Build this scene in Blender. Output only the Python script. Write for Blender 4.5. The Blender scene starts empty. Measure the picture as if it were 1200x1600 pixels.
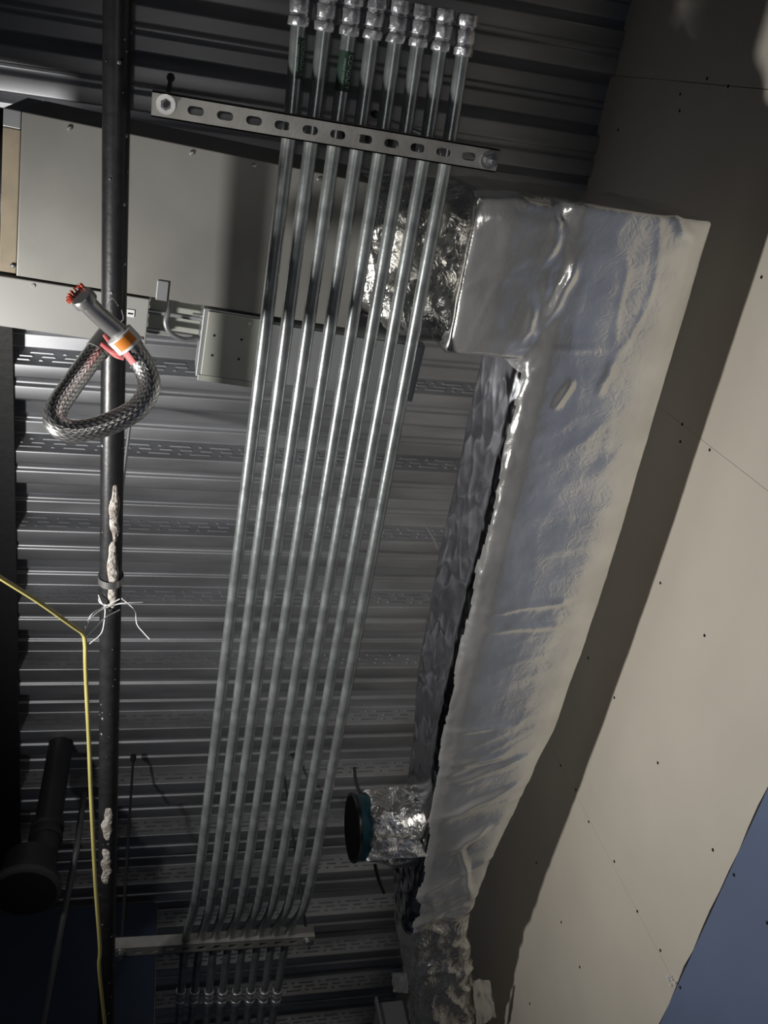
import bpy, bmesh, math, random
import numpy as np
from mathutils import Vector, Matrix, noise
C = bpy.context.scene.collection
random.seed(7)
# ------------------------------------------------------------ camera, world, light, exposure
CAMZ = 1.5                                   # eye height above the floor
F = 1375.7
R_ = np.array([[0.96760, -0.14777, -0.20476], [0.0, 0, 0], [0, 0, 0]])
def camrot(a, b, c):
    cy, sy, ca, sa = math.cos(b), math.sin(b), math.cos(a), math.sin(a)
    fwd = np.array([sy*ca, cy*ca, sa]); right = np.array([cy, -sy, 0]); down = -np.cross(right, fwd)
    cr, sr = math.cos(c), math.sin(c)
    return np.array([cr*right+sr*down, -sr*right+cr*down, fwd])
R_ = camrot(1.03800783, 0.506409091, 0.406611402)
cam = bpy.data.cameras.new('camera'); cam.sensor_fit = 'VERTICAL'; cam.sensor_height = 36; cam.lens = F/1600*36
cam.clip_start = 0.02
co = bpy.data.objects.new('camera', cam); C.objects.link(co)
m3 = Matrix(((R_[0][0], -R_[1][0], -R_[2][0]), (R_[0][1], -R_[1][1], -R_[2][1]), (R_[0][2], -R_[1][2], -R_[2][2])))
co.matrix_world = Matrix.Translation((0, 0, CAMZ)) @ m3.to_4x4()
bpy.context.scene.camera = co
W = bpy.data.worlds.new('world'); bpy.context.scene.world = W; W.use_nodes = True
W.node_tree.nodes['Background'].inputs[0].default_value = (0.80, 0.90, 1.08, 1)
W.node_tree.nodes['Background'].inputs[1].default_value = 0.016
def lamp(name, loc, aim, power, size, col, cone):
    l = bpy.data.lights.new(name, 'SPOT'); l.energy = power; l.shadow_soft_size = size; l.color = col
    l.spot_size = math.radians(cone); l.spot_blend = 1.0
    o = bpy.data.objects.new(name, l); C.objects.link(o); o.location = loc
    o.rotation_euler = Vector(aim).to_track_quat('-Z', 'Y').to_euler(); return o
lamp('flashlight', (-0.95, 1.02, CAMZ+1.12), (.82, .0, .48), 124, 0.05, (1.0, 0.975, 0.93), 130)   # hand-held light out of frame at left
lamp('phone_light', (-0.015, -0.01, CAMZ-0.005), tuple(R_[2]), 8, 0.006, (1.0, 0.97, 0.93), 86)      # the dim, half covered light of the phone itself
vs = bpy.context.scene.view_settings
vs.view_transform = 'Standard'; vs.look = 'None'; vs.gamma = 1; vs.exposure = 0.0; vs.use_curve_mapping = False

def ray(px, py):
    return R_.T @ np.array([(px-600)/F, (py-800)/F, 1.0])
def P(px, py, h):                            # point on the horizontal plane h above the eye, as measured in the photograph
    d = ray(px, py); d = d*h/d[2]; return Vector((d[0], d[1], CAMZ+h))
def PX(px, py, X):                           # point on the wall plane x = X
    d = ray(px, py); d = d*X/d[0]; return Vector((d[0], d[1], CAMZ+d[2]))

# ------------------------------------------------------------ materials
def mat(name, col, rough=.5, metal=0., var=0., vscale=8., bump=0., bscale=60., col2=None, spec=.5, stretch=None, rvar=0.):
    m = bpy.data.materials.new(name); m.use_nodes = True; nt = m.node_tree; b = nt.nodes['Principled BSDF']
    b.inputs['Base Color'].default_value = (*col, 1); b.inputs['Roughness'].default_value = rough
    b.inputs['Metallic'].default_value = metal; b.inputs['Specular IOR Level'].default_value = spec
    tc = nt.nodes.new('ShaderNodeTexCoord'); src = tc.outputs['Object']
    if stretch:
        mp = nt.nodes.new('ShaderNodeMapping'); mp.inputs['Scale'].default_value = stretch
        nt.links.new(src, mp.inputs[0]); src = mp.outputs[0]
    if var or col2:
        n = nt.nodes.new('ShaderNodeTexNoise'); n.inputs['Scale'].default_value = vscale; n.inputs['Detail'].default_value = 5
        nt.links.new(src, n.inputs['Vector'])
        r = nt.nodes.new('ShaderNodeValToRGB')
        c2 = col2 or tuple(c*(1-var) for c in col)
        r.color_ramp.elements[0].color = (*c2, 1); r.color_ramp.elements[1].color = (*col, 1)
        r.color_ramp.elements[0].position = .38; r.color_ramp.elements[1].position = .62
        nt.links.new(n.outputs['Fac'], r.inputs[0]); nt.links.new(r.outputs[0], b.inputs['Base Color'])
        if rvar:
            mr = nt.nodes.new('ShaderNodeMapRange'); mr.inputs['To Min'].default_value = rough-rvar; mr.inputs['To Max'].default_value = rough+rvar
            nt.links.new(n.outputs['Fac'], mr.inputs[0]); nt.links.new(mr.outputs[0], b.inputs['Roughness'])
    if bump:
        n2 = nt.nodes.new('ShaderNodeTexNoise'); n2.inputs['Scale'].default_value = bscale; n2.inputs['Detail'].default_value = 6
        nt.links.new(src, n2.inputs['Vector'])
        bp = nt.nodes.new('ShaderNodeBump'); bp.inputs['Strength'].default_value = bump; bp.inputs['Distance'].default_value = .01
        nt.links.new(n2.outputs['Fac'], bp.inputs['Height']); nt.links.new(bp.outputs[0], b.inputs['Normal'])
    return m
def foil_mat(name, col, rough, metal, bscale, bstr):
    m = mat(name, col, rough, metal, var=.16, vscale=7, rvar=.08); nt = m.node_tree; b = nt.nodes['Principled BSDF']
    tc = nt.nodes.new('ShaderNodeTexCoord')
    vo = nt.nodes.new('ShaderNodeTexVoronoi'); vo.inputs['Scale'].default_value = bscale; vo.feature = 'F1'
    no = nt.nodes.new('ShaderNodeTexNoise'); no.inputs['Scale'].default_value = bscale*.6; no.inputs['Detail'].default_value = 6; no.inputs['Distortion'].default_value = 1.2
    nt.links.new(tc.outputs['Object'], no.inputs['Vector'])
    mx = nt.nodes.new('ShaderNodeVectorMath'); mx.operation = 'MULTIPLY_ADD'; mx.inputs[1].default_value = (.12, .12, .12)
    nt.links.new(no.outputs['Color'], mx.inputs[0]); nt.links.new(tc.outputs['Object'], mx.inputs[2]); nt.links.new(mx.outputs[0], vo.inputs['Vector'])
    ad = nt.nodes.new('ShaderNodeMath'); ad.operation = 'ADD'
    nt.links.new(vo.outputs['Distance'], ad.inputs[0]); nt.links.new(no.outputs['Fac'], ad.inputs[1])
    bp = nt.nodes.new('ShaderNodeBump'); bp.inputs['Strength'].default_value = bstr; bp.inputs['Distance'].default_value = .006
    nt.links.new(ad.outputs[0], bp.inputs['Height']); nt.links.new(bp.outputs[0], b.inputs['Normal'])
    return m
MT = dict(
    deck=mat('galvanized_deck', (.47, .48, .51), .38, .72, var=.3, vscale=3, bump=.02, bscale=200, stretch=(.6, 3, 3), rvar=.08),
    slab=mat('slab_concrete', (.12, .12, .12), .9),
    beige=mat('beige_gypsum_paper', (.60, .555, .48), .85, 0, var=.08, vscale=2.2, bump=.03, bscale=180),
    blue=mat('blue_gypsum_paper', (.13, .17, .28), .8, 0, var=.1, vscale=3, bump=.03, bscale=180),
    backing=mat('dark_stud_cavity', (.06, .06, .06), .9),
    floor=mat('concrete_floor', (.40, .44, .50), .7, 0, var=.2, vscale=1.5, bump=.1, bscale=30),
    emt=mat('galvanized_conduit', (.37, .395, .40), .32, .68, var=.3, vscale=26, bump=.03, bscale=120, rvar=.07),
    cast=mat('cast_coupling_zinc', (.60, .60, .63), .32, .7, var=.2, vscale=60, bump=.25, bscale=90),
    strut=mat('galvanized_strut', (.50, .49, .46), .45, .7, var=.2, vscale=20, bump=.05, bscale=150),
    bolt=mat('zinc_bolt', (.62, .62, .62), .3, .9),
    black=mat('black_painted_steel', (.022, .022, .024), .38, .1, var=.3, vscale=40, bump=.06, bscale=70),
    dark=mat('dark_iron_and_edge_strip', (.024, .024, .026), .5, 0, bump=.1, bscale=40),
    vav=mat('galvanized_box_sheet', (.30, .295, .275), .42, .5, var=.12, vscale=4, bump=.01, bscale=100, rvar=.05),
    warm=mat('tan_insulation_edge', (.30, .245, .17), .6, 0, var=.25, vscale=12),
    panel=mat('light_grey_panel', (.31, .31, .295), .45, .2, var=.06, vscale=4),
    jbox=mat('grey_box_cover', (.42, .43, .39), .4, .4, var=.08, vscale=5),
    greycab=mat('grey_sheet_cabinet', (.34, .35, .36), .4, .6, var=.1, vscale=5),
    hole=mat('black_hole', (.004, .004, .004), .9),
    plaster=mat('beige_plaster_splash', (.50, .47, .43), .95, 0, col2=(.27, .235, .21), vscale=45, bump=.8, bscale=90),
    yellow=mat('yellow_cable_jacket', (.40, .35, .125), .45, 0, var=.15, vscale=14),
    string=mat('white_string', (.75, .75, .75), .8),
    orange=mat('orange_label', (.80, .26, .03), .5, 0, var=.2, vscale=20),
    white=mat('white_label', (.72, .72, .72), .5),
    pink=mat('pink_tape', (.55, .14, .14), .5, 0, var=.2, vscale=30),
    red=mat('red_cap_teeth', (.55, .075, .04), .5),
    steel=mat('polished_steel', (.52, .52, .52), .28, .75, var=.15, vscale=14),
    green=mat('green_label', (.022, .055, .038), .5, 0, var=.2, vscale=40),
    lettering=mat('pale_lettering', (.36, .46, .40), .6),
    teal=mat('teal_sleeve', (.03, .16, .20), .4, 0, var=.2, vscale=20),
    greyduct=mat('grey_duct_sheet', (.20, .20, .21), .5, .5),
    foil=foil_mat('foil_facing', (.92, .915, .90), .19, .78, 36, .075),
    foil_shaded=foil_mat('shaded_side_foil', (.40, .40, .42), .17, 1.0, 22, .012),  # same foil made darker, the side's shade is in the base colour
    foilx=foil_mat('crumpled_foil', (.92, .90, .86), .19, .94, 34, .5),
)
def braid_mat():
    m = mat('braided_steel', (.60, .59, .58), .30, .9); nt = m.node_tree; b = nt.nodes['Principled BSDF']
    uv = nt.nodes.new('ShaderNodeTexCoord'); sp = nt.nodes.new('ShaderNodeSeparateXYZ'); nt.links.new(uv.outputs['UV'], sp.inputs[0])
    def mth(op, a, bb):
        n = nt.nodes.new('ShaderNodeMath'); n.operation = op
        for i, v in enumerate((a, bb)):
            if v is None: continue
            if isinstance(v, (int, float)): n.inputs[i].default_value = v
            else: nt.links.new(v, n.inputs[i])
        return n.outputs[0]
    tri = mth('PINGPONG', mth('MULTIPLY', sp.outputs[0], 12), .5)
    chev = mth('SINE', mth('MULTIPLY', mth('ADD', mth('MULTIPLY', sp.outputs[1], 11), mth('MULTIPLY', tri, 1.6)), 2*math.pi), None)
    rib = mth('COSINE', mth('MULTIPLY', sp.outputs[0], 2*math.pi*24), None)
    tot = mth('ADD', mth('MULTIPLY', chev, .6), mth('MULTIPLY', rib, -.35))
    rp = nt.nodes.new('ShaderNodeMapRange'); rp.inputs['From Min'].default_value = -1.0; rp.inputs['From Max'].default_value = 1.0
    nt.links.new(tot, rp.inputs[0]); cr = nt.nodes.new('ShaderNodeValToRGB')
    cr.color_ramp.elements[0].color = (.26, .26, .26, 1); cr.color_ramp.elements[1].color = (.74, .73, .72, 1); cr.color_ramp.elements[0].position = .2; cr.color_ramp.elements[1].position = .75
    nt.links.new(rp.outputs[0], cr.inputs[0]); nt.links.new(cr.outputs[0], b.inputs['Base Color'])
    bp = nt.nodes.new('ShaderNodeBump'); bp.inputs['Strength'].default_value = .3; bp.inputs['Distance'].default_value = .0012
    nt.links.new(tot, bp.inputs['Height']); nt.links.new(bp.outputs[0], b.inputs['Normal'])
    return m
MT['braid'] = braid_mat(); MT['ring'] = mat('dull_iron_ring', (.06, .06, .06), .6)

# ------------------------------------------------------------ mesh helpers
class MB:
    def __init__(s): s.v = []; s.f = []; s.uv = {}; s.sm = []
    def add(s, vs, fs, smooth=False, uvs=None):
        o = len(s.v); s.v += [tuple(v) for v in vs]
        for f in fs: s.f.append(tuple(i+o for i in f)); s.sm.append(smooth)
        if uvs:
            for i, q in enumerate(uvs): s.uv[o+i] = q
        return s
    def box(s, c, size, rot=None):
        hx, hy, hz = [k/2 for k in size]; c = Vector(c)
        vs = [Vector((x, y, z)) for x in (-hx, hx) for y in (-hy, hy) for z in (-hz, hz)]
        if rot is not None: vs = [rot @ v for v in vs]
        return s.add([c+v for v in vs], [(0, 1, 3, 2), (4, 6, 7, 5), (0, 4, 5, 1), (2, 3, 7, 6), (0, 2, 6, 4), (1, 5, 7, 3)])
    def prism(s, poly, z0, z1):
        n = len(poly); vs = [(x, y, z0) for x, y in poly]+[(x, y, z1) for x, y in poly]
        fs = [tuple(range(n))[::-1], tuple(range(n, 2*n))]+[(i, (i+1) % n, n+(i+1) % n, n+i) for i in range(n)]
        return s.add(vs, fs)
    def tube(s, pts, r, n=12, cap=True, uv=False):
        pts = [Vector(p) for p in pts]; rs = r if isinstance(r, (list, tuple)) else [r]*len(pts)
        t = (pts[1]-pts[0]).normalized(); up = Vector((0, 0, 1)) if abs(t.z) < .9 else Vector((1, 0, 0))
        a = t.cross(up).normalized(); vs = []; uvs = []; L = 0; N = n+1 if uv else n
        for i, p in enumerate(pts):
            tt = (pts[min(i+1, len(pts)-1)]-pts[max(i-1, 0)]).normalized()
            a = (a-tt*a.dot(tt)).normalized(); b = tt.cross(a)
            if i: L += (p-pts[i-1]).length
            for k in range(N):
                th = 2*math.pi*k/n; vs.append(p+(a*math.cos(th)+b*math.sin(th))*rs[i]); uvs.append((k/n, L/(2*math.pi*max(rs[i], 1e-4))))
        fs = []
        for i in range(len(pts)-1):
            for k in range(n):
                k2 = k+1 if uv else (k+1) % n
                fs.append((i*N+k, i*N+k2, (i+1)*N+k2, (i+1)*N+k))
        s.add(vs, fs, True, uvs if uv else None)
        if cap:
            o = len(s.v)-len(vs); e = (len(pts)-1)*N
            s.f.append(tuple(o+k for k in range(n))[::-1]); s.sm.append(False)
            s.f.append(tuple(o+e+k for k in range(n))); s.sm.append(False)
        return s
    def lathe(s, base, axis, prof, n=20, bumpy=0.):
        base = Vector(base); axis = Vector(axis).normalized()
        a = axis.cross(Vector((0, 0, 1)) if abs(axis.z) < .9 else Vector((1, 0, 0))).normalized(); b = axis.cross(a); vs = []
        for i, (t, r) in enumerate(prof):
            for k in range(n):
                th = 2*math.pi*k/n; rr = r
                if bumpy: rr = r*(1+bumpy*noise.noise(Vector((math.cos(th)*2.2, math.sin(th)*2.2, t*90+base.x*40))))
                vs.append(base+axis*t+(a*math.cos(th)+b*math.sin(th))*rr)
        fs = [(i*n+k, i*n+(k+1) % n, (i+1)*n+(k+1) % n, (i+1)*n+k) for i in range(len(prof)-1) for k in range(n)]
        fs += [tuple(range(n))[::-1], tuple((len(prof)-1)*n+k for k in range(n))]
        return s.add(vs, fs, True)
    def build(s, name, m, parent=None, bevel=0., auto=True):
        me = bpy.data.meshes.new(name); org = Vector((0, 0, 0))
        q = parent
        while q is not None: org = org+q.location; q = q.parent
        me.from_pydata([tuple(Vector(v)-org) for v in s.v], [], s.f)
        me.polygons.foreach_set('use_smooth', s.sm)
        if s.uv:
            l = me.uv_layers.new(name='UVMap')
            for lp in me.loops: l.data[lp.index].uv = s.uv.get(lp.vertex_index, (0, 0))
        bm = bmesh.new(); bm.from_mesh(me); bmesh.ops.recalc_face_normals(bm, faces=bm.faces)
        if bevel: bmesh.ops.bevel(bm, geom=[e for e in bm.edges if e.calc_face_angle(0) > .6], offset=bevel, segments=2, affect='EDGES', profile=.6)
        bm.to_mesh(me); bm.free()
        if auto and not bevel and True in s.sm: me.set_sharp_from_angle(angle=math.radians(40))
        me.materials.append(MT[m])
        o = bpy.data.objects.new(name, me); C.objects.link(o)
        if parent is not None: o.parent = parent
        return o
def thing(name, label, cat, loc=(0, 0, 0), group=None):
    o = bpy.data.objects.new(name, None); C.objects.link(o); o.location = loc; o.empty_display_size = .05
    o['label'] = label; o['category'] = cat
    if group: o['group'] = group
    return o
def tag(o, label, cat, group=None):
    o['label'] = label; o['category'] = cat
    if group: o['group'] = group
    return o
def struct(o): o['kind'] = 'structure'; return o
def share(o, parent, loc=None):
    c = o.copy(); C.objects.link(c); c.parent = parent
    if loc is not None: c.location = loc
    return c
def spline(pts, seg=8):
    pts = [Vector(p) for p in pts]; q = [2*pts[0]-pts[1]]+pts+[2*pts[-1]-pts[-2]]; out = []
    for i in range(1, len(q)-2):
        p0, p1, p2, p3 = q[i-1:i+3]
        for k in range(seg):
            t = k/seg
            out.append(.5*((2*p1)+(p2-p0)*t+(2*p0-5*p1+4*p2-p3)*t*t+(3*p1-p0-3*p2+p3)*t**3))
    return out+[pts[-1]]
def fillet(pts, rad, n=3):
    out = [Vector(pts[0])]
    for i in range(1, len(pts)-1):
        a, b, c = Vector(pts[i-1]), Vector(pts[i]), Vector(pts[i+1])
        u, v = (a-b), (c-b); r = min(rad, u.length*.45, v.length*.45)
        p, q = b+u.normalized()*r, b+v.normalized()*r
        for k in range(n+1):
            t = k/n; out.append((1-t)**2*p+2*t*(1-t)*b+t*t*q)
    return out+[Vector(pts[-1])]
def text_mesh(s, size):
    cu = bpy.data.curves.new('lettering', 'FONT'); cu.body = s; cu.size = size; cu.align_x = 'CENTER'; cu.align_y = 'CENTER'
    o = bpy.data.objects.new('lettering', cu); C.objects.link(o)
    bpy.context.view_layer.update()
    me = bpy.data.meshes.new_from_object(o.evaluated_get(bpy.context.evaluated_depsgraph_get()))
    vs = [v.co.copy() for v in me.vertices]; fs = [tuple(p.vertices) for p in me.polygons]
    bpy.data.objects.remove(o); bpy.data.curves.remove(cu); bpy.data.meshes.remove(me)
    return vs, fs

# ------------------------------------------------------------ the room shell
HD = 2.85; ZD = CAMZ+HD; PITCH = .301; DEEP = .075; WX = 1.32
ceil = bpy.data.objects.new('ceiling', None); C.objects.link(ceil); struct(ceil); ceil.location = (0, 0, ZD)
k_ = PITCH/.3048; fl = .1206*k_; wb = .0318*k_
def bead(y, z, d):
    return [(y-.014, z), (y-.007, z+d), (y+.007, z+d), (y+.014, z)]
def one_pitch(y0):
    p = [(y0-fl, DEEP)] + bead(y0-fl/2, DEEP, .009) + [(y0, DEEP), (y0+wb, 0)] + bead(y0+wb+fl/2, 0, .009) + [(y0+wb+fl, 0)]
    return p
Y0 = 2.467
first = None
for pi in range(-5, 4):
    prof = []
    for j in range(3): prof += one_pitch(Y0+(pi*3+j)*PITCH)
    ylast = Y0+(pi*3+3)*PITCH-fl
    prof = [(prof[0][0]+.001, prof[0][1])]+prof[1:]+[(ylast-.001, DEEP)]
    if first is None:
        fp = fillet([(a, b, 0) for a, b in prof], .005, 3); n = len(fp); mb = MB(); y00 = Y0+pi*3*PITCH
        mb.add([(-2.2, q.x-y00, q.y+ZD) for q in fp]+[(WX+.12, q.x-y00, q.y+ZD) for q in fp], [(i, i+1, n+i+1, n+i) for i in range(n-1)], True)
        first = mb.build('deck_panel', 'deck', ceil); 
        first.location = (0, y00, 0)
    else: share(first, ceil, (0, Y0+pi*3*PITCH, 0))
emb = MB(); wn = Vector((0, -DEEP, -wb)).normalized(); wd = Vector((0, wb, -DEEP))
def dash(x, yb, t, L, wdt=.0036):
    c = Vector((x, yb, ZD+DEEP))+wd*t; u = Vector((1, 0, 0)); v = wd.normalized()
    pts = [c+u*(sx*L/2)+v*(sv*wdt) for sx, sv in ((-1, -1), (1, -1), (1, 1), (-1, 1))]
    top = [c+u*(sx*(L/2-.004))+v*(sv*wdt*.45)+wn*.0035 for sx, sv in ((-1, -1), (1, -1), (1, 1), (-1, 1))]
    emb.add(pts+top, [(4, 5, 6, 7), (0, 1, 5, 4), (1, 2, 6, 5), (2, 3, 7, 6), (3, 0, 4, 7)])
for kk in range(-9, 9):
    yb = Y0+kk*PITCH
    if yb < .6: continue
    for i in range(-6, 11):
        x = i*.139+.03*(kk % 3)
        dash(x, yb, .28, .074); dash(x+.0695, yb, .28, .014)
        dash(x+.022, yb, .50, .044); dash(x+.0915, yb, .50, .044)
        dash(x+.0695, yb, .72, .074); dash(x, yb, .72, .014)
eo = emb.build('embossing', 'deck', ceil); eo['kind'] = 'stuff'
MB().box((-.4, 1.6, ZD+DEEP+.08), (3.7, 8.5, .12)).build('slab', 'slab', ceil)

struct(MB().box((0.1, 2, -.05), (6.5, 9, .1)).build('floor', 'floor'))

wall = struct(MB().box((WX+.06, 1.6, 2.0), (.09, 8.2, 4.0)).build('wall_right', 'backing'))
def jag(a, b, n, amp):
    a, b = Vector(a), Vector(b); return [a.lerp(b, i/n)+Vector((0, 0, 0 if i in (0, n) else random.uniform(-amp, amp))) for i in range(n+1)]
def sheet(y0, y1, zlo, top, m, amp=.004):
    y0 += .0005; y1 -= .0005
    bot = jag((0, y0, zlo), (0, y1, zlo), 18, amp)
    if not isinstance(top, list): top = [Vector((0, y1, top)), Vector((0, y0, top))]
    out = bot+top; n = len(out); mb = MB()
    mb.add([(WX, p.y, p.z) for p in out]+[(WX+.0127, p.y, p.z) for p in out],
           [tuple(range(n)), tuple(range(n, 2*n))[::-1]]+[(i, (i+1) % n, n+(i+1) % n, n+i) for i in range(n)])
    return mb.build('drywall_sheet', m, wall)
ZB = CAMZ+1.22
rag = [PX(*p, WX) for p in ((920, 272), (925, 240), (932, 206), (923, 186), (929, 165), (935, 130), (952, 112), (957, 84), (968, 62), (976, 40), (983, 12))]
rag = [Vector((0, p.y, min(p.z, ZD+.03))) for p in rag]
tops = [Vector((0, .709, ZD-.01)), Vector((0, .3, ZD-.01))]+[p for p in rag if p.y > -.092]
s1 = [p for p in rag if p.y <= -.092]
sheet(-.09, .709, ZB, tops+[Vector((0, -.0885, rag[6].z))], 'beige')
sheet(-1.31, -.09, ZB, [Vector((0, -.0906, s1[0].z))]+s1+[Vector((0, -.6, ZD-.12)), Vector((0, -1.3, ZD-.10))], 'beige')
for a in (.709, 1.954, 3.2): sheet(a, a+1.245, ZB, ZD-.01, 'beige')
for a in (-1.31, -.09, 1.13, 2.35, 3.57): sheet(a, a+1.22, .02, ZB-.003, 'blue')
scr = None
for p in ((1190, 433), (1109, 703), (1032, 911), (1101, 993), (960, 1090), (919, 1028), (1028, 1192), (1114, 1328), (876, 1196), (900, 1234), (920, 1284), (960, 1346), (838, 1348), (996, 1424), (1032, 1485), (877, 1441), (906, 1511), (828, 1568), (1147, 1367), (1199, 1442), (1063, 1543), (1066, 663), (1063, 690), (1105, 123), (1138, 135), (1063, 147), (1062, 173), (966, 203)):
    q = PX(*p, WX)
    if scr is None:
        scr = MB().lathe((0, 0, 0), (-1, 0, 0), [(0, .0042), (.0008, .0042), (.0012, .0032)], 10).build('screw', 'hole', wall); scr.location = (q.x-wall.location.x, q.y, q.z)
    else: share(scr, wall, (q.x, q.y, q.z))
q = PX(1051, 1532, WX); mb = MB()
for i in range(7):
    mb.box(q+Vector((-.004, random.uniform(-.012, .012), random.uniform(-.014, .014))), (.006, .009, .005), Matrix.Rotation(random.random()*3, 3, 'X'))
mb.build('torn_gypsum', 'white', wall)

# blue board wall closing the far left of the bay, its shade put into a darker colour
MT['blue_shaded'] = mat('shaded_blue_board', (.075, .105, .175), .8, 0, var=.1, vscale=3)
fw = struct(MB().box((-1.17, 3.53, 2.17), (2.42, .09, 4.30)).build('wall_far', 'backing'))
for x0, x1 in ((-2.38, -1.17), (-1.168, .05)):
    MB().box(((x0+x1)/2, 3.478, 2.165), (x1-x0, .0127, 4.28)).build('drywall_sheet', 'blue_shaded', fw)
MB().box((.0545, 3.525, 2.165), (.004, .10, 4.28)).build('corner_bead', 'greycab', fw)

sa = thing('dark_edge_strip', 'added black strip under the deck standing in for the blurred dark left edge', 'dark strip', (-.80, 2.06, ZD-.006))  # added strip, imitates the blurred darkness along the left edge
rz = Matrix.Rotation(math.atan2(.045, 2.0), 3, 'Z')
MB().box((-.80, 2.06, ZD-.007), (.62, 2.6, .012), rz).build('flat_strip', 'dark', sa)
MB().box((-1.120, 2.06, ZD-.16), (.012, 2.6, .30), rz).build('upright_strip', 'dark', sa)

# ------------------------------------------------------------ slotted strut trapezes
def slot_pts(L, w, n=7):
    r = w/2; out = []
    for k in range(n): a = -math.pi/2+math.pi*k/(n-1); out.append((L/2-r+r*math.cos(a), r*math.sin(a)))
    for k in range(n): a = math.pi/2+math.pi*k/(n-1); out.append((-L/2+r+r*math.cos(a), r*math.sin(a)))
    return out
def strut(root, A, B, s0, width=.0413, depth=.0413, pitch=.0508, name='channel'):
    A, B = Vector(A), Vector(B); u = (B-A).normalized(); L = (B-A).length; v = Vector((-u.y, u.x, 0)); z = Vector((0, 0, 1))
    mb = MB(); sl = slot_pts(.0286, .0143); T = .0025
    cs = []; s = s0
    while s-pitch/2 > 0.004: s -= pitch
    while s+pitch/2 < L: cs.append(s); s += pitch
    lo = 0
    cells = []
    for c in cs: cells.append((max(c-pitch/2, 0), min(c+pitch/2, L), c))
    cells[0] = (0, cells[0][1], cells[0][2]); cells[-1] = (cells[-1][0], L, cells[-1][2])
    def w3(a, b, h): return A+u*a+v*b+z*h
    for a0, a1, c in cells:
        n = len(sl); rect = []
        for (x, y) in sl:
            dx = (a1-c) if x > 0 else (c-a0); t = min(dx/abs(x) if abs(x) > 1e-6 else 9, (width/2)/abs(y) if abs(y) > 1e-6 else 9)
            rect.append((x*t, y*t))
        # insert the corners by snapping the nearest outline points
        for cx, cy in ((a1-c, width/2), (a1-c, -width/2), (a0-c, width/2), (a0-c, -width/2)):
            j = min(range(n), key=lambda i: (rect[i][0]-cx)**2+(rect[i][1]-cy)**2); rect[j] = (cx, cy)
        vs = [w3(c+x, y, 0) for x, y in sl]+[w3(c+x, y, 0) for x, y in rect]+[w3(c+x, y, T) for x, y in sl]+[w3(c+x, y, T) for x, y in rect]
        fs = []
        for i in range(n):
            j = (i+1) % n
            fs += [(i, j, n+j, n+i), (2*n+i, 3*n+i, 3*n+j, 2*n+j), (i, 2*n+i, 2*n+j, j)]
        mb.add(vs, fs)
    R = Matrix((u, v, z)).transposed()
    for sg in (-1, 1):
        mb.box(A+u*L/2+v*sg*(width/2-T/2)+z*depth/2, (L, T, depth), R)
        mb.box(A+u*L/2+v*sg*(width/2-.0055)+z*(depth-T/2), (L, .009, T), R)
    mb.build(name, 'strut', root)
    return u, v
def rodset(root, base, top, down=.0, r=.0048):
    b = Vector(base); t = Vector((b.x, b.y, top))
    MB().tube([b-Vector((0, 0, down)), t], r, 8).build('threaded_rod', 'bolt' if down > .032 else 'dark', root)
    mb = MB().lathe(b-Vector((0, 0, .0022)), (0, 0, 1), [(0, .0165), (.0022, .0165)], 18); mb.build('washer', 'bolt', root)
    MB().lathe(b-Vector((0, 0, .011)), (0, 0, 1), [(0, .0095), (.0088, .0095)], 6).build('nut', 'greyduct', root)
    MB().lathe(t-Vector((0, 0, .03)), (0, 0, 1), [(0, .009), (.012, .012), (.03, .012)], 8).build('anchor', 'dark', root)
CR = .0135
hn, hf = 1.72, 1.95
near = thing('strut_trapeze', 'near slotted strut channel trapeze under the row of eight conduits, closest to the couplings', 'hanger', P(508, 208, hn))
An, Bn = P(237, 162, hn), P(778, 252, hn)
sN = (P(306, 171, hn)-An).length
un, vn = strut(near, An, Bn, sN)
rodset(near, P(259, 163, hn), ZD, 0.016); rodset(near, P(763, 250, hn), ZD, .035)
far = thing('strut_trapeze', 'far slotted strut channel trapeze at the conduit offset bends, beside the black pipe', 'hanger', P(330, 1480, hf))
Af, Bf = P(172, 1490, hf), P(491, 1470, hf)
sF = (P(190, 1489, hf)-Af).length
uf, vf = strut(far, Af, Bf, sF)
rodset(far, P(189, 1489, hf), ZD, 0.03); rodset(far, P(481, 1470, hf), ZD, 0.03)

# ------------------------------------------------------------ eight conduits
hcn, hcf = hn+.0413+CR, hf+.0413+CR
cpl = [(466, 41), (506, 49), (545, 56), (581, 62), (617, 67.5), (652, 73.5), (687, 80), (722, 88)]
crs = [(456, 176), (491, 184), (527.5, 191), (563.5, 197), (599, 203), (633.5, 209.5), (668, 216), (702, 223)]
bs = [(306, 1411), (330, 1414), (352, 1414), (378, 1414), (405, 1414), (429, 1412), (454, 1412), (479, 1415)]
be = [(289, 1465), (313, 1464), (335, 1463), (358, 1461), (381, 1459), (404, 1458), (427, 1456), (449, 1454)]
cf = [(282, 1557), (303, 1557), (326, 1557), (347, 1557), (369, 1557), (391, 1556), (412, 1556), (432, 1556)]
ordn = ['first conduit from the left, narrow green label just under its coupling', 'second conduit from the left, no label, between the two green labelled ones',
        'third conduit from the left, wearing the wide green label with pale lettering', 'fourth conduit from the left, just right of the wide green label',
        'fifth conduit from the left, counting along the slotted strut', 'sixth conduit from the left, third in from the foil duct side',
        'seventh conduit from the left, next to the one nearest the foil duct', 'eighth conduit from the left, nearest the foil wrapped duct']
cprof = [(0, .0150), (.001, .0175), (.002, .0183), (.014, .0187), (.0155, .0178), (.0165, .0163), (.0205, .0161), (.0215, .0172), (.0225, .0178), (.041, .0180), (.0425, .0172), (.0435, .0160), (.0475, .0160), (.0485, .0178), (.0495, .0187), (.066, .0190), (.068, .0183), (.069, .0165), (.070, .011)]
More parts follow.
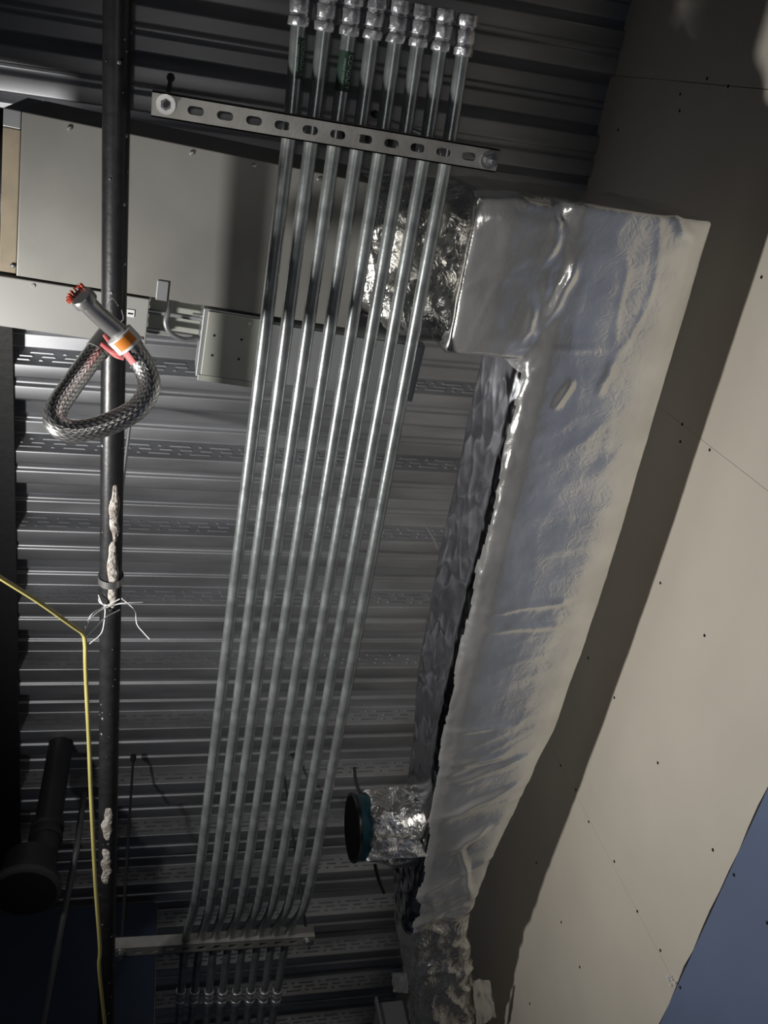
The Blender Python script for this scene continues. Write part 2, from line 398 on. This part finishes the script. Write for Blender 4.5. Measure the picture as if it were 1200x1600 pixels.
for i in range(8):
    a = P(*cpl[i], hcn); b = P(*crs[i], hcn); c = P(*bs[i], hcn-.01); d = P(*be[i], hcf); e = P(*cf[i], hcf)
    e2 = e+(e-d).normalized()*.75
    a0 = a+(a-b).normalized()*.045
    root = thing('conduit', 'galvanized '+ordn[i], 'conduit', (b+c)/2, 'eight parallel steel conduits')
    mid = fillet([a0, b, c, d, e2], .16, 6)
    # keep the strut crossing straight and sag very slightly between
    pts = [mid[0]]
    for k in range(1, len(mid)):
        n = max(1, int((mid[k]-mid[k-1]).length/.12)); pts += [mid[k-1].lerp(mid[k], (j+1)/n) for j in range(n)]
    MB().tube(pts, CR, 16).build('tube', 'emt', root)
    dn = (a-b).normalized()
    cp = MB().lathe(a, dn, cprof, 24, .16).build('coupling', 'cast', root)
    fo = (e2-d).normalized()
    MB().lathe(e-fo*.035, fo, cprof, 18, .10).build('coupling', 'cast', root)
    # strap over the conduit on the strut
    for base, dirv, r in ((b.lerp(c, 0.012), (c-b).normalized(), CR), (d, fo, CR)):
        pass
    if i in (0, 2):
        L = .066; cen = a+(b-a).normalized()*(.050 if i == 0 else .058); ax = (b-a).normalized()
        dwn = Vector((0, 0, -1)); side = ax.cross(dwn).normalized(); dwn = side.cross(ax).normalized()
        if side.x < 0: side = -side
        spread = (math.radians(-2), math.radians(95)) if i == 0 else (math.radians(-80), math.radians(90))
        def wrap(t, th, r): return cen+ax*t+(dwn*math.cos(th)+side*math.sin(th))*r
        mb = MB(); n = 12; vs = []
        for k in range(n+1):
            th = spread[0]+(spread[1]-spread[0])*k/n; vs += [wrap(-L/2, th, CR+.0006), wrap(L/2, th, CR+.0006)]
        mb.add(vs, [(2*k, 2*k+1, 2*k+3, 2*k+2) for k in range(n)], True)
        lab = mb.build('label', 'green', root); lab['label'] = 'green printed label'
        tm = MB(); c0 = math.radians(45 if i == 0 else 28)
        for s_, sz, th0 in (('CONDUIT', .0125, c0), ('CONDUIT CONDUIT', .0045, c0-math.radians(42))):
            tv, tf = text_mesh(s_, sz)
            tm.add([wrap(v.x, th0+v.y/CR, CR+.0011) for v in tv], tf)
        tm.build('lettering', 'lettering', lab)
# pipe straps, one over each conduit on each trapeze
for root, A, u, v, hs, P_, H in ((near, An, un, vn, hn, crs, hcn), (far, Af, uf, vf, hf, be, hcf)):
    for i in range(8):
        q = P(*P_[i], H); s = (q-A).dot(u)
        if root is near: s = (P(*cpl[i], H).lerp(q, 1.28)-A).dot(u)
        cc = A+u*s; cc.z = CAMZ+H; mb = MB(); n = 9; vs = []
        prof = [(-CR-.002, -CR-.018)]+[(-(CR+.0012)*math.cos(math.pi*k/n), (CR+.0012)*math.sin(math.pi*k/n)) for k in range(n+1)]+[(CR+.002, -CR-.018)]
        for (a, h) in prof:
            for w_ in (-.011, .011): vs.append(cc+u*a+v*w_+Vector((0, 0, h)))
        mb.add(vs, [(2*k, 2*k+1, 2*k+3, 2*k+2) for k in range(len(prof)-1)], True)
        mb.build('pipe_strap', 'bolt', root)

# ------------------------------------------------------------ black pipe, its hanger, plaster splashes
hp = 1.79; pr = .0243
pA, pB = P(183.5, 12, hp), P(168.5, 1300, hp); pd = (pB-pA).normalized()
pipe = thing('sprinkler_pipe', 'long black painted steel pipe with beige plaster splashes, running the full height at left', 'pipe', pA.lerp(pB, .5))
MB().tube([pA-pd*1.2+pd*.1*k for k in range(50)], pr, 24).build('pipe_body', 'black', pipe)
def splash(px0, py0, px1, py1, wd0, name='plaster_splash', m='plaster', seed=0, thick=.004):
    q0, q1 = P(px0, py0, hp-pr), P(px1, py1, hp-pr)
    t0, t1 = (q0-pA).dot(pd), (q1-pA).dot(pd)
    side = Vector((pd.y, -pd.x, 0)); nT, nA = 40, 10; vs = []
    offa = ((q0-pA).dot(side)+(q1-pA).dot(side))/2/pr
    for i in range(nT+1):
        t = i/nT; e = math.sin(math.pi*min(1, t*1.0))**.35
        wl = wd0*e*(.75+.5*noise.noise(Vector((t*5+seed, 1.3, seed)))); wr = wd0*e*(.8+.45*noise.noise(Vector((t*5+seed, 7.7, seed))))
        for j in range(nA+1):
            s = j/nA; th = offa-wl+(wl+wr)*s
            hgt = thick*math.sin(math.pi*s)**.5*max(0, math.sin(math.pi*t))**.4*(.7+.6*noise.noise(Vector((t*30, s*6, seed))))
            r = pr-.0006+max(hgt, 0)
            vs.append(pA+pd*(t0+(t1-t0)*t)+(side*math.sin(th)+Vector((0, 0, -1))*math.cos(th))*r)
    mb = MB(); mb.add(vs, [(i*(nA+1)+j, i*(nA+1)+j+1, (i+1)*(nA+1)+j+1, (i+1)*(nA+1)+j) for i in range(nT) for j in range(nA)], True)
    return mb.build(name, m, pipe)
splash(181, 757, 179, 850, .62, seed=1.3); splash(178, 845, 175, 952, .62, seed=4.1)
splash(170, 1262, 166, 1314, .8, seed=8.7); splash(166, 1326, 163, 1382, .8, seed=2.2)
mb = MB()
for i in range(70):
    t = random.uniform(0, 3.0); th = random.uniform(-1.3, 1.3); side = Vector((pd.y, -pd.x, 0))
    q = pA+pd*t+(side*math.sin(th)+Vector((0, 0, -1))*math.cos(th))*(pr+.0003); s = random.choice((.0012, .0016, .0024, .004))
    mb.lathe(q-Vector((0, 0, .0005)), (side*math.sin(th)+Vector((0, 0, -1))*math.cos(th)), [(0, s), (.0012, s*.6)], 6)
sp = mb.build('paint_specks', 'greyduct', pipe); sp['kind'] = 'stuff'
rc = P(172, 905, hp); rc = pA+pd*((rc-pA).dot(pd))
lh = thing('loop_hanger', 'thin rod with a steel loop hanger around the black pipe', 'hanger', rc)
side = Vector((pd.y, -pd.x, 0)); ringp = [rc+(side*math.sin(2*math.pi*k/28)*(pr+.004)+Vector((0, 0, 1))*(math.cos(2*math.pi*k/28)*(pr+.010)+.004)) for k in range(29)]
mb = MB()
vs = []
for q in ringp:
    for w_ in (-.009, .009): vs.append(q+pd*w_)
mb.add(vs, [(2*k, 2*k+1, 2*k+3, 2*k+2) for k in range(28)], True); mb.build('loop', 'bolt', lh)
MB().tube([rc+Vector((0, 0, pr+.012)), Vector((rc.x, rc.y, ZD))], .0048, 8).build('threaded_rod', 'bolt', lh)
MB().lathe(rc+Vector((0, 0, pr+.016)), (0, 0, 1), [(0, .009), (.009, .009)], 6).build('nut', 'bolt', lh)

# ------------------------------------------------------------ braided flexible hose hung on the pipe
hose = thing('braided_hose', 'braided stainless flexible hose looped and taped to the black pipe', 'hose', P(165, 600, 1.6))
st = [P(127, 463, 1.585), P(150, 488, 1.60), P(186, 520, 1.615)]
MB().tube(spline(st, 6), .0165, 20).build('stub_pipe', 'steel', hose)
ax = (st[0]-st[1]).normalized()
cap = MB().lathe(st[0]-ax*.016, ax, [(0, .018), (.002, .0215), (.014, .0215), (.018, .0195), (.018, .015)], 24).build('end_nut', 'steel', hose)
mb = MB(); aa = ax.cross(Vector((0, 0, 1))).normalized(); bb = ax.cross(aa)
vv = P(112, 452, 1.59)-P(127, 463, 1.585); th0 = math.atan2(vv.dot(bb), vv.dot(aa))
for k in range(7):
    th = 2*math.pi*((k-3)/20)+th0
    rr = Matrix((ax, (aa*math.cos(th)+bb*math.sin(th)), ax.cross(aa*math.cos(th)+bb*math.sin(th)))).transposed()
    mb.box(st[0]+ax*.004+(aa*math.cos(th)+bb*math.sin(th))*.0222, (.008, .006, .0032), rr)
mb.build('red_tooth_ring', 'red', hose)['label'] = 'red toothed ring'
hp_ = [P(186, 522, 1.615), P(207, 545, 1.615), P(226, 575, 1.61), (P(233, 607, 1.59)), P(212, 640, 1.565), P(165, 664, 1.545), P(118, 674, 1.535), P(89, 664, 1.54), P(88, 640, 1.57), P(110, 605, 1.62), P(138, 566, 1.67), P(160, 537, 1.70)]
hs_ = spline(hp_, 12)
MB().tube(hs_[8:-4], .0205, 32, uv=True).build('braided_sleeve', 'braid', hose)
MB().tube(hs_[2:14], .0222, 24).build('ferrule', 'steel', hose)
col = hs_[0:11]
MB().tube(col, .0262, 28).build('collar', 'white', hose)['label'] = 'white paper collar'
# orange half of the label: a curved patch on the underside of the collar
def patch_on(path, r, th0, th1, name, m, parent, n=10):
    vs = []; mb = MB()
    for i, p in enumerate(path):
        t = (path[min(i+1, len(path)-1)]-path[max(i-1, 0)]).normalized(); dn = Vector((0, 0, -1)); s_ = t.cross(dn).normalized(); dn = s_.cross(t).normalized()
        if dn.z > 0: dn = -dn
        for k in range(n+1):
            th = th0+(th1-th0)*k/n; vs.append(p+(dn*math.cos(th)+s_*math.sin(th))*r)
    mb.add(vs, [(i*(n+1)+k, i*(n+1)+k+1, (i+1)*(n+1)+k+1, (i+1)*(n+1)+k) for i in range(len(path)-1) for k in range(n)], True)
    return mb.build(name, m, parent)
patch_on(col[1:9], .0268, -.95, .55, 'orange_label', 'orange', hose)['label'] = 'orange sticker'
patch_on(hs_[10:19], .0243, .15, .75, 'tape_strip', 'pink', hose)['label'] = 'pink tape strip'
endp = hs_[-10:]
MB().tube([hs_[-6], hs_[-1], hs_[-1]+(hs_[-1]-hs_[-6]).normalized()*.05], .0225, 24).build('ferrule', 'steel', hose)
c0 = P(178, 530, 1.655)
for j, (o1, o2) in enumerate((((-18, 8), (12, 24)), ((-14, -6), (14, 22)), ((-10, 14), (16, 30)))):
    q0, q1 = P(178+o1[0], 530+o1[1], 1.66), P(178+o2[0], 530+o2[1], 1.63)
    MB().tube(spline([q0, q0.lerp(q1, .5)-Vector((0, 0, .012)), q1], 6), .0045, 8).build('tape_strip', 'pink', hose)
# wire loop behind the stub
MB().tube(spline([P(185, 478, 1.66), P(176, 466, 1.68), P(168, 480, 1.70), P(176, 505, 1.69), P(192, 500, 1.66), P(190, 484, 1.655)], 6), .0012, 6).build('tie_wire', 'bolt', hose)

# ------------------------------------------------------------ yellow cable and white string
yc = spline([P(-60, 862, 1.52), P(-5, 899, 1.55), P(60, 940, 1.60), P(112, 977, 1.66), P(129, 990, 1.68), P(133, 1006, 1.68), P(134, 1050, 1.67), P(139, 1160, 1.66), P(142, 1240, 1.65), P(149, 1380, 1.63), P(156, 1480, 1.62), P(155, 1515, 1.62), P(164, 1605, 1.62), P(170, 1700, 1.62)], 8)
tag(MB().tube(yc, .0048, 10).build('cable', 'yellow'), 'yellow cable tied off beside the black pipe and hanging along it', 'cable')
stg = thing('tie_string', 'loose white string ends tied around the black pipe at the yellow cable', 'string', P(172, 945, 1.76))
hh = hp-pr-.006
for pts in ([(131, 990, 1.68), (138, 972, 1.70), (155, 955, 1.74), (180, 945, hh), (200, 942, hh), (223, 941, 1.77)],
            [(134, 996, 1.68), (150, 980, 1.70), (165, 965, 1.73), (187, 953, hh)],
            [(190, 935, hh), (200, 943, 1.76), (211, 955, 1.75), (214, 975, 1.74), (224, 988, 1.73), (234, 999, 1.72)],
            [(154, 930, 1.77), (158, 940, 1.755), (164, 950, hh), (163, 970, 1.74), (158, 990, 1.72), (140, 1006, 1.70)],
            [(131, 990, 1.68), (140, 965, 1.69), (150, 955, 1.71), (158, 951, 1.74), (187, 936, hh)]):
    MB().tube(spline([P(*p) for p in pts], 6), .0014, 6).build('string_end', 'string', stg)
MB().tube([rc+pd*.055+(side*math.sin(2*math.pi*k/20)+Vector((0, 0, 1))*math.cos(2*math.pi*k/20))*(pr+.0016) for k in range(21)], .0016, 6, cap=False).build('string_loop', 'string', stg)

# ------------------------------------------------------------ air terminal box and its controls
hv = 2.0; ang = math.atan(.066); RV = Matrix.Rotation(ang, 3, 'Z')
o0 = P(34, 174, hv)
def V(x, y, h): w = RV @ Vector((x, y, 0)); return Vector((o0.x+w.x, o0.y+w.y, CAMZ+hv+h))
def vbox(x0, x1, y0, y1, h0, h1, name, m, parent, bev=.002):
    return MB().box(V((x0+x1)/2, (y0+y1)/2, (h0+h1)/2), (x1-x0, y1-y0, h1-h0), RV).build(name, m, parent, bevel=bev)
LV = .73; WV = .325
vav = thing('air_terminal_box', 'galvanized sheet metal air terminal box behind the conduits and the black pipe', 'air box', V(LV/2, WV/2, 0))
vbox(0, LV, 0, WV, 0, .33, 'casing', 'vav', vav)
vbox(-.034, -.001, 0.035, WV-.004, .001, .32, 'end_flange', 'warm', vav)
vbox(-.034, -.001, 0.0, .034, .001, .32, 'corner_plate', 'greycab', vav)
for sx, sy in ((.09, .012), (.33, .012), (.46, .012), (-.008, WV-.02), (.60, .012)):
    MB().lathe(V(sx, sy, 0), (0, 0, -1), [(0, .005), (.003, .005), (.005, .003)], 8).build('screw', 'bolt', vav)
MB().lathe(V(-.036, .165, .185), RV @ Vector((-1, 0, 0)), [(0, .150), (.012, .150), (.012, .146), (1.3, .146)], 36).build('unseen_inlet_light_block', 'black', vav)  # inlet run lengthened, widened and blackened out of view to cut stray light
vbox(.288, .312, WV-.040, WV+.003, -.004, .01, 'bracket', 'greycab', vav, .001)

ctl = thing('control_enclosure', 'pale control enclosure panel on the side of the air terminal box, behind the hose', 'enclosure', V(.1, WV+.07, 0))
vbox(-.25, .275, WV+.004, WV+.113, -.006, .14, 'cover', 'panel', ctl)
vbox(.229, .246, WV+.033, WV+.049, -.0085, -.005, 'latch', 'white', ctl, .0)
vbox(.232, .243, WV+.040, WV+.043, -.0095, -.007, 'latch_slot', 'hole', ctl, .0)
for sx, sy in ((.035, .014), (.265, .095), (.241, .108)):
    MB().lathe(V(sx, WV+sy, -.006), (0, 0, -1), [(0, .005), (.003, .004)], 8).build('screw', 'bolt', ctl)
for dy in (.040, .083):
    MB().tube([V(.273, WV+dy, .03), V(.392, WV+dy, .03)], .006, 10).build('standoff_bar', 'greycab', ctl)
vbox(.277, .392, WV+.006, WV+.100, .06, .075, 'back_plate', 'jbox', ctl, .0)

jb = thing('junction_box', 'square grey junction box with four small holes in its cover, left of the conduits', 'junction box', V(.46, WV+.1, 0))
vbox(.394, .527, WV+.006, WV+.168, 0, .10, 'body', 'greycab', jb)
vbox(.405, .527, WV+.010, WV+.160, -.006, 0, 'cover', 'jbox', jb, .001)
vbox(.399, .527, WV+.162, WV+.176, -.003, .004, 'cover_lip', 'jbox', jb, .001)
for sx, sy in ((.424, .063), (.486, .063), (.425, .110), (.486, .110)):
    MB().lathe(V(sx, WV+sy, -.0062), (0, 0, -1), [(0, .0030), (.0006, .0030)], 10).build('cover_hole', 'hole', jb)
MB().lathe(V(.499, WV+.022, -.006), (0, 0, -1), [(0, .005), (.003, .004)], 8).build('screw', 'bolt', jb)
MB().tube([V(.372, WV+.03, .02), V(.394, WV+.03, .02)], .005, 10).build('nipple', 'bolt', jb)
fx = spline([V(.322, WV+.012, .045), V(.320, WV+.020, .0), V(.314, WV+.046, -.012), V(.326, WV+.070, -.010), V(.356, WV+.084, .0), V(.393, WV+.086, .03)], 8)
tag(MB().tube(fx, .0058, 10).build('flexible_conduit', 'greycab'), 'short curved grey flexible conduit entering the junction box with holes', 'conduit')

gc = thing('heater_cabinet', 'plain grey sheet metal cabinet half hidden behind the row of conduits', 'cabinet', V(.72, WV+.12, .03))
vbox(.532, .93, WV+.018, WV+.165, .02, .24, 'casing', 'greycab', gc)
vbox(.536, .926, WV+.022, WV+.161, .014, .02, 'cover', 'greycab', gc, .001)

# ------------------------------------------------------------ foil wrapped duct
duct = thing('foil_wrapped_duct', 'large silver foil wrapped duct bending along the drywall wall', 'duct', (.96, .9, CAMZ+1.78))
def loft(mb, secs, axis, pw=5.0, n=40):
    rings = []
    for (t, a0, a1, b, tp) in secs:
        ring = []
        for k in range(n):
            th = 2*math.pi*k/n; cx, sx = math.cos(th), math.sin(th)
            m = (abs(cx)**pw+abs(sx)**pw)**(-1/pw)
            a = (a0+a1)/2+(a1-a0)/2*cx*m; h = (b+tp)/2+(tp-b)/2*sx*m
            ring.append((a, t, CAMZ+h) if axis == 'Y' else (t, a, CAMZ+h))
        rings.append(ring)
    vs = [v for r in rings for v in r]; N = len(rings)
    fs = [(i*n+k, i*n+(k+1) % n, (i+1)*n+(k+1) % n, (i+1)*n+k) for i in range(N-1) for k in range(n)]
    fs += [tuple(range(n))[::-1], tuple((N-1)*n+k for k in range(n))]
    mb.add(vs, fs)
def foil(name, secs_list, m, voxel, fn, smooth=6):
    mb = MB()
    for secs, ax_, pw in secs_list: loft(mb, secs, ax_, pw)
    o = mb.build(name, m)
    r = o.modifiers.new('r', 'REMESH'); r.mode = 'VOXEL'; r.voxel_size = voxel
    s = o.modifiers.new('s', 'SMOOTH'); s.iterations = smooth; s.factor = .5
    me = bpy.data.meshes.new_from_object(o.evaluated_get(bpy.context.evaluated_depsgraph_get()))
    o.modifiers.clear(); old = o.data; o.data = me; me.name = name; bpy.data.meshes.remove(old)
    n = len(me.vertices); co_ = np.empty(n*3); me.vertices.foreach_get('co', co_); co_ = co_.reshape(-1, 3)
    no_ = np.empty(n*3); me.vertices.foreach_get('normal', no_); no_ = no_.reshape(-1, 3)
    d = np.array([fn(co_[i], no_[i]) for i in range(n)]); co_ = co_+no_*d[:, None]
    org = np.array(duct.location); co_ -= org
    me.vertices.foreach_set('co', co_.ravel()); me.polygons.foreach_set('use_smooth', [True]*len(me.polygons)); me.update()
    o.parent = duct
    return o
N = lambda x, y, z: noise.noise(Vector((x, y, z)))
def ridge(x, y, z): return 1-abs(N(x, y, z))*2
CREASE = []
for px0, py0, px1, py1, w_, am in ((905, 400, 850, 515, .010, .007), (840, 470, 815, 540, .010, .005), (895, 590, 862, 640, .008, .008), (790, 300, 850, 330, .010, .004), (1040, 330, 1090, 375, .010, .006), (800, 545, 960, 545, .006, .0025),
                         (700, 1230, 835, 1180, .010, .009), (690, 1285, 815, 1225, .010, .010), (690, 1200, 800, 1180, .010, .006), (700, 1340, 770, 1290, .010, .009), (690, 1150, 800, 1135, .008, .004), (735, 985, 890, 975, .009, .004), (740, 960, 900, 935, .008, .004), (860, 940, 910, 945, .008, .004), (880, 360, 850, 420, .010, .004), (960, 560, 930, 620, .010, .003), (720, 1320, 740, 1420, .010, .008)):
    a_, b_ = P(px0, py0, 1.78), P(px1, py1, 1.78); dd = b_-a_
    CREASE.append(((a_.x+b_.x)/2, (a_.y+b_.y)/2, math.atan2(dd.y, dd.x), dd.length, w_, am))
def run_fn(p, n):
    x, y, z = p
    d = .004*N(x*4, y*3, z*4)
    if n[0] > -.5: d += .0006*N(x*20, y*14, z*20)+.0011*N(x*9, y*15+x*6, 2.2)
    if n[2] < -.5:                            # underside: soft transverse folds, finer creases towards the left edge
        w = N(x*3, y*3, 4)*.5
        far_ = max(0, min(1, (y-1.45)*3)); nearc = max(0, min(1, (.75-y)*2.5))
        d += (.0008+.0016*far_)*max(0, ridge(x*2+w, y*9+x*4+w, 3.1))**3
        d += .0010*max(0, ridge(x*11+y*2+w, y*3-x*2, 9.1))**6*(.4+nearc)
        d += .004*max(0, ridge(x*2.2+w, y*7+x*5, 5.5))**4*far_
        lf = max(0, min(1, (1.0-x)*5)); d += .0007*lf*N(x*45, y*30, 8)
    elif n[0] < -.5:                          # left side: long soft streaks
        d += .0022*N(y*6, z*8, 2)+.0016*max(0, ridge(y*9+z*4, z*13, 6))**3+.0009*N(y*26, z*26, 5)
    edge = max(0, 1-abs(x-.785)/.035)*max(0, 1-max(0, z-CAMZ-1.79)/.045)
    d += edge*(.0045*N(x*40, y*30, z*40)+.002*N(x*90, y*80, z*90))
    for cx, cy, ang_, L, w_, am in CREASE:
        u = ((x-cx)*math.cos(ang_)+(y-cy)*math.sin(ang_))/L*2; v = (-(x-cx)*math.sin(ang_)+(y-cy)*math.cos(ang_)+.006*N(u*2, cx*9, 1))/w_
        if abs(u) < 1 and abs(v) < 3: d += am*math.exp(-v*v)*(1-u*u)
    k = max(0, min(1, (y-2.15)*2.2))          # crumple grows past the branch
    d += k*(.015*max(0, ridge(x*9, y*9, z*9))**2-.005+.008*N(x*24, y*24, z*24)+.003*N(x*60, y*60, z*60))
    return d
run = [(.186, .775, 1.148, 1.78, 2.11), (.40, .775, 1.150, 1.777, 2.11), (.9, .778, 1.152, 1.775, 2.12), (1.35, .776, 1.150, 1.777, 2.12), (1.60, .778, 1.142, 1.783, 2.11), (1.87, .80, 1.092, 1.79, 2.08), (2.15, .815, 1.055, 1.795, 2.07), (2.35, .82, 1.040, 1.80, 2.07), (2.48, .828, 1.045, 1.81, 2.06), (2.62, .86, 1.085, 1.81, 2.05), (2.95, .955, 1.155, 1.80, 2.03), (3.4, 1.05, 1.25, 1.82, 2.03)]
leg = [(.60, .190, .545, 1.80, 2.12), (.68, .184, .538, 1.785, 2.12), (1.0, .188, .54, 1.782, 2.11), (1.12, .20, .53, 1.79, 2.10)]
mw = foil('main_wrap', [(run, 'Y', 9.0), (leg, 'X', 9.0)], 'foil', .0065, run_fn, 8)
mw.data.materials.append(MT['foil_shaded']); mw.data.materials.append(MT['foilx'])   # darker foil copy with the shade painted in on the left side, crumpled sheet past the branch
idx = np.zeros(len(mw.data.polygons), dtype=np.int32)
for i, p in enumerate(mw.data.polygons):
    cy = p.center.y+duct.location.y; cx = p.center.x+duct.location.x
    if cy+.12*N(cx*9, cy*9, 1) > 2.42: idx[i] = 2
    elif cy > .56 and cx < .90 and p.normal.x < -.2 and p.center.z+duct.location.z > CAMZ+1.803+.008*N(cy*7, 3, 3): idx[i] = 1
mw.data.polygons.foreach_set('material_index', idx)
def crum(p, n):
    x, y, z = p
    return .016*max(0, ridge(x*10+N(y*6, z*6, 0), y*8, z*10))**2-.006+.008*N(x*22, y*18, z*22)+.003*N(x*60, y*60, z*60)
neck = [(.43, .235, .52, 1.985, 2.27), (.47, .23, .525, 1.965, 2.26), (.53, .215, .54, 1.90, 2.2), (.60, .20, .535, 1.83, 2.15), (.655, .20, .53, 1.80, 2.12)]
nk = foil('neck_wrap', [(neck, 'X', 5.0)], 'foilx', .0065, crum, 3); nk['label'] = 'crumpled shiny foil neck'
bc = Vector((.62, 2.125, CAMZ+1.945))
br = [(.665, 2.02, 2.23, 1.84, 2.05), (.72, 2.015, 2.235, 1.835, 2.055), (.78, 2.01, 2.24, 1.83, 2.06), (.86, 2.0, 2.25, 1.83, 2.07)]
bw = foil('branch_wrap', [(br, 'X', 2.2)], 'foilx', .0065, crum, 3); bw['label'] = 'crumpled foil stub branch'
col_ = MB(); col_.lathe(bc, (1, 0, 0), [(.0, .098), (0, .104), (.004, .106), (.012, .104), (.016, .101)], 36); col_.build('collar_rim', 'black', duct)
MB().lathe(bc+Vector((.016, 0, 0)), (1, 0, 0), [(0, .100), (.050, .101)], 36).build('collar_sleeve', 'teal', duct)['label'] = 'teal sleeve'
MB().lathe(bc+Vector((-.001, 0, 0)), (1, 0, 0), [(0, .097), (.0015, .097)], 36).build('open_end', 'hole', duct)
# torn flap under the branch and a loose tab hanging past the far end
def flap(name, corners, m, seed, nx=18, ny=14, amp=.006):
    a, b, c, d = [Vector(q) for q in corners]; vs = []
    nn = (b-a).cross(d-a).normalized()
    for i in range(nx+1):
        for j in range(ny+1):
            s, t = i/nx, j/ny; q = (a.lerp(b, s)).lerp(d.lerp(c, s), t)
            vs.append(q+nn*amp*(N(s*3+seed, t*3, seed)+.5*N(s*9+seed, t*9, seed)))
    W_ = ny+1; n0 = len(vs); vs += [v+nn*.0012 for v in vs]
    fs = []
    for i in range(nx):
        for j in range(ny):
            f = (i*W_+j, i*W_+j+1, (i+1)*W_+j+1, (i+1)*W_+j); fs.append(f); fs.append(tuple(k+n0 for k in f)[::-1])
    return MB().add(vs, fs, True).build(name, m, duct)
flap('torn_flap', [P(572, 1345, 1.80), P(668, 1338, 1.80), P(655, 1312, 1.83), P(590, 1308, 1.83)], 'foilx', 3.3)
flap('loose_tab', [P(738, 1530, 1.80), P(765, 1532, 1.82), P(775, 1590, 1.80), P(745, 1604, 1.78)], 'foil', 5.1, amp=.010)
flap('loose_tab', [P(612, 1520, 2.02), P(640, 1520, 1.86), P(638, 1552, 1.86), P(614, 1550, 2.0)], 'foil', 8.1)
# hanger wires around the branch
for pts, nm in (([(554, 1200, 2.5), (556, 1222, 2.2), (565, 1245, 2.05)], 'hanger_strap'), ([(586, 1352, 2.02), (592, 1375, 2.1), (600, 1395, 2.2)], 'hanger_strap')):
    MB().tube(spline([P(*p) for p in pts], 5), .006, 6).build(nm, 'dark', duct)
MB().tube(spline([P(666, 822, 2.3), P(676, 838, 2.24), P(684, 858, 2.18)], 5), .003, 6).build('tie_wire', 'bolt', duct)

# plain grey duct and cabinet edge at the far right bottom
gd = thing('plain_duct', 'bare grey sheet metal duct left of the far end of the foil duct', 'duct', P(640, 1580, 2.1))
qa, qb = P(592, 1612, 1.95), P(652, 1612, 1.95)
qa.x += .03; qb.x -= .022
MB().box(((qa.x+qb.x)/2, qb.y+.20, CAMZ+2.02), (qb.x-qa.x, .36, .15)).build('casing', 'greyduct', gd, bevel=.004)
MB().box((qa.x-.006, qb.y+.012, CAMZ+2.02), (.010, .03, .17)).build('flange', 'greyduct', gd, bevel=.002)

# ------------------------------------------------------------ dark plumbing at the lower left
dp = thing('drain_pipe', 'dark iron drain pipe dropping from the deck to a round hub at lower left', 'pipe', (-.348, 2.574, CAMZ+2.3))
MB().tube([(-.348, 2.574, ZD+.05), (-.348, 2.574, CAMZ+2.34)], .047, 24).build('riser', 'dark', dp)
MB().lathe((-.348, 2.574, CAMZ+2.37), (0, 0, 1), [(0, .056), (.004, .058), (.02, .058), (.025, .05), (.045, .05), (.05, .058), (.066, .058), (.07, .05)], 24).build('coupling', 'dark', dp)
MB().tube(spline([(-.348, 2.574, CAMZ+2.38), (-.352, 2.574, CAMZ+2.33), (-.375, 2.574, CAMZ+2.295), (-.42, 2.574, CAMZ+2.28)], 6), .052, 20).build('elbow', 'dark', dp)
hc = P(40, 1388, 2.18)
MB().lathe(hc+Vector((0, 0, .12)), (0, 0, -1), [(0, .085), (.09, .09), (.095, .108), (.118, .110), (.12, .096), (.11, .09)], 32).build('hub', 'dark', dp)
MB().lathe(hc, (0, 0, -1), [(-.004, .112), (.0, .115), (.014, .115), (.018, .108)], 32).build('hub_ring', 'ring', dp)
MB().lathe(hc+Vector((0, 0, -.004)), (0, 0, -1), [(0, .098), (.02, .098)], 32).build('hub_plug', 'hole', dp)
gk = thing('grey_conduit', 'thin grey conduit hanging aslant at lower left, left of the yellow cable', 'conduit', P(110, 1400, 2.2))
g0, g1, g2 = P(131, 1240, 2.75), P(121, 1320, 2.40), P(64, 1612, 2.0)
MB().tube(fillet([g0, g1, g2], .05, 5), .0115, 14).build('tube', 'greyduct', gk)
MB().box((g1+Vector((0, .02, .02))), (.14, .025, .012)).build('bracket', 'greyduct', gk)
MB().lathe(g1.lerp(g2, .55), g2-g1, [(0, .0145), (.05, .0145)], 14).build('coupling', 'greyduct', gk)
